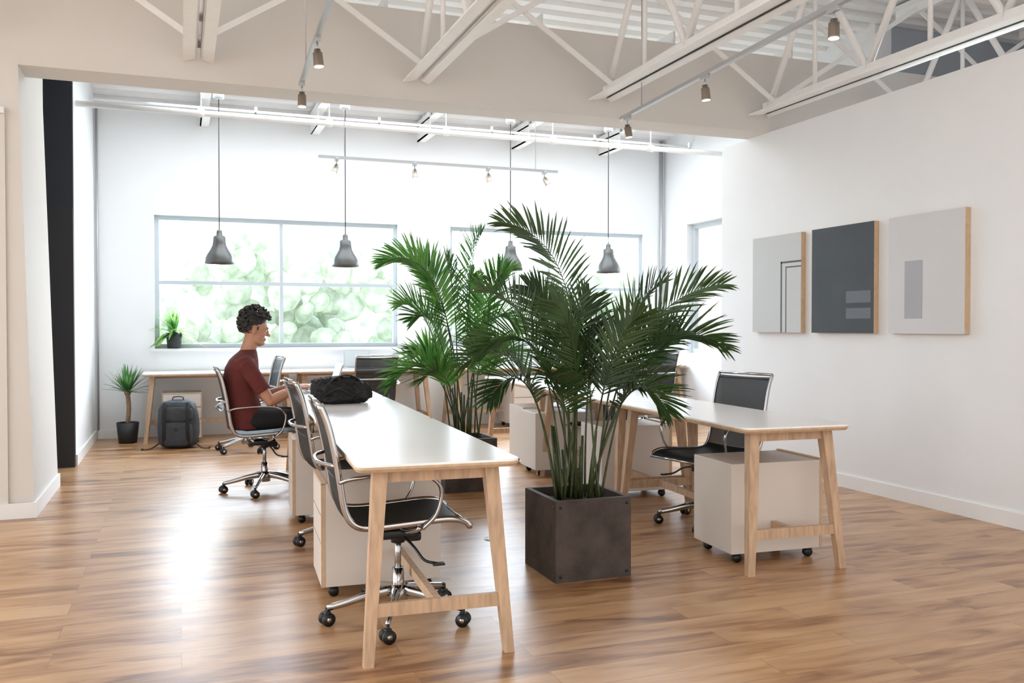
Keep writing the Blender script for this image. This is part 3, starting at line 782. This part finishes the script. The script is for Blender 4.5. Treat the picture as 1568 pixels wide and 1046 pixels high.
    for i in range(900):
        z = rnd.uniform(-.75, 1); a = rnd.uniform(0, 6.283); r = math.sqrt(1-z*z)
        d = Vector((r*math.cos(a), r*math.sin(a), z))
        if d.x > .25 and d.z < .50: continue
        if d.x > -.12 and d.z < .18: continue
        up_ = max(0, d.z); j = rnd.uniform(0, .022)*(.5+.5*up_)
        p = Vector((-.016+d.x*(.108+.022*up_+j), d.y*(.086+.014*up_+j), .042+d.z*(.100+.026*up_+j)))
        rr = rnd.uniform(.006, .013)
        H(p, (rr, rr*rnd.uniform(.7, 1), rr*rnd.uniform(.7, 1.1)), mb=h, mat=HAIR, seg=8, rings=6)
    for sg in (-1, 1):
        for q in range(6): H((.016+rnd.uniform(-.004, .004), sg*.069, .03-q*.004), (.006, .005, .006), mb=h, mat=HAIR, seg=6, rings=5)
    h.obj('hair', parent=e)
    t = MB()
    t.ell((.46, 0, .555), (.125, .168, .085), PANTS)
    for sg in (-1, 1):
        t.tube([(.46, sg*.085, .555), (.60, sg*.095, .558), (.76, sg*.105, .56), (.885, sg*.11, .555)], [.085, .082, .070, .060], PANTS, seg=18, round_end=True)
        t.tube([(.895, sg*.11, .545), (.90, sg*.11, .43), (.885, sg*.11, .28), (.87, sg*.11, .11)], [.058, .056, .050, .048], PANTS, seg=16)
    o = t.obj('trousers', parent=e); remesh(o, .008, 4)
    sh = MB()
    for sg in (-1, 1):
        def fn(v):
            w = v.copy(); w.z = max(w.z, -.55)
            if w.x > .2: w.z *= (1-.45*(w.x-.2))
            return w
        sh.ell((.93, sg*.112, .032), (.135, .048, .058), SHOE, seg=20, rings=14, fn=fn)
        sh.tube([(.868, sg*.11, .05), (.868, sg*.11, .125)], [.045, .040], SHOE, seg=14)
        sh.box((.93, sg*.112, .008), (.24, .08, .016), TRIM, bev=.006)
    sh.obj('shoes', parent=e)
person()

# ------------------------------------------------------------------ outdoors
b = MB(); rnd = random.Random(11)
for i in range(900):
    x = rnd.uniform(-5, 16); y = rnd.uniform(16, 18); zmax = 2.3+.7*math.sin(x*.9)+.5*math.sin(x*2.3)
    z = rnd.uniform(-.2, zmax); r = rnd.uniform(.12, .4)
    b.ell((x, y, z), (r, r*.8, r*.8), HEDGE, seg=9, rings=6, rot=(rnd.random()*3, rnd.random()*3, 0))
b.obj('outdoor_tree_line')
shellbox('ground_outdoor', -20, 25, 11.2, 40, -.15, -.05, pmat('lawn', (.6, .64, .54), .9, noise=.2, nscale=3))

# ------------------------------------------------------------------ world & light
w = bpy.data.worlds.new('sky'); scene.world = w; w.use_nodes = True
nt = w.node_tree; N = nt.nodes; L = nt.links; bg = N['Background']
tc = N.new('ShaderNodeTexCoord'); sp = N.new('ShaderNodeSeparateXYZ'); L.new(tc.outputs['Generated'], sp.inputs[0])
mr = N.new('ShaderNodeMapRange'); mr.interpolation_type = 'SMOOTHSTEP'
mr.inputs['From Min'].default_value = -.1; mr.inputs['From Max'].default_value = .5; mr.inputs['To Min'].default_value = 0; mr.inputs['To Max'].default_value = 1
L.new(sp.outputs['Y'], mr.inputs['Value'])
mc = N.new('ShaderNodeMix'); mc.data_type = 'RGBA'; mc.inputs['A'].default_value = (1.0, .965, .92, 1); mc.inputs['B'].default_value = (.76, .88, 1.0, 1)
L.new(mr.outputs[0], mc.inputs['Factor']); L.new(mc.outputs['Result'], bg.inputs[0])
ms = N.new('ShaderNodeMapRange'); ms.inputs['To Min'].default_value = 1.14; ms.inputs['To Max'].default_value = 8.6
L.new(mr.outputs[0], ms.inputs['Value']); L.new(ms.outputs[0], bg.inputs[1])
def area(name, loc, rot, sx_, sy_, power, col):
    l = bpy.data.lights.new(name, 'AREA'); l.shape = 'RECTANGLE'; l.size = sx_; l.size_y = sy_; l.energy = power; l.color = col
    o = bpy.data.objects.new(name, l); scene.collection.objects.link(o); o.location = loc; o.rotation_euler = rot; return o
area('rear_room_fill', (2.7, 9.0, 3.65), (0, 0, 0), 6, 2.5, 95, (.88, .94, 1))  # added fill that brightens the rear room, not a fixture of it

# ------------------------------------------------------------------ camera
cd = bpy.data.cameras.new('camera'); cam = bpy.data.objects.new('camera', cd); scene.collection.objects.link(cam)
cd.sensor_width = 36; cd.lens = 31.41; cam.location = (0, 0, 1.25); cam.rotation_euler = (math.radians(90-.96), 0, math.radians(-20.4))
cd.clip_start = .05; scene.camera = cam
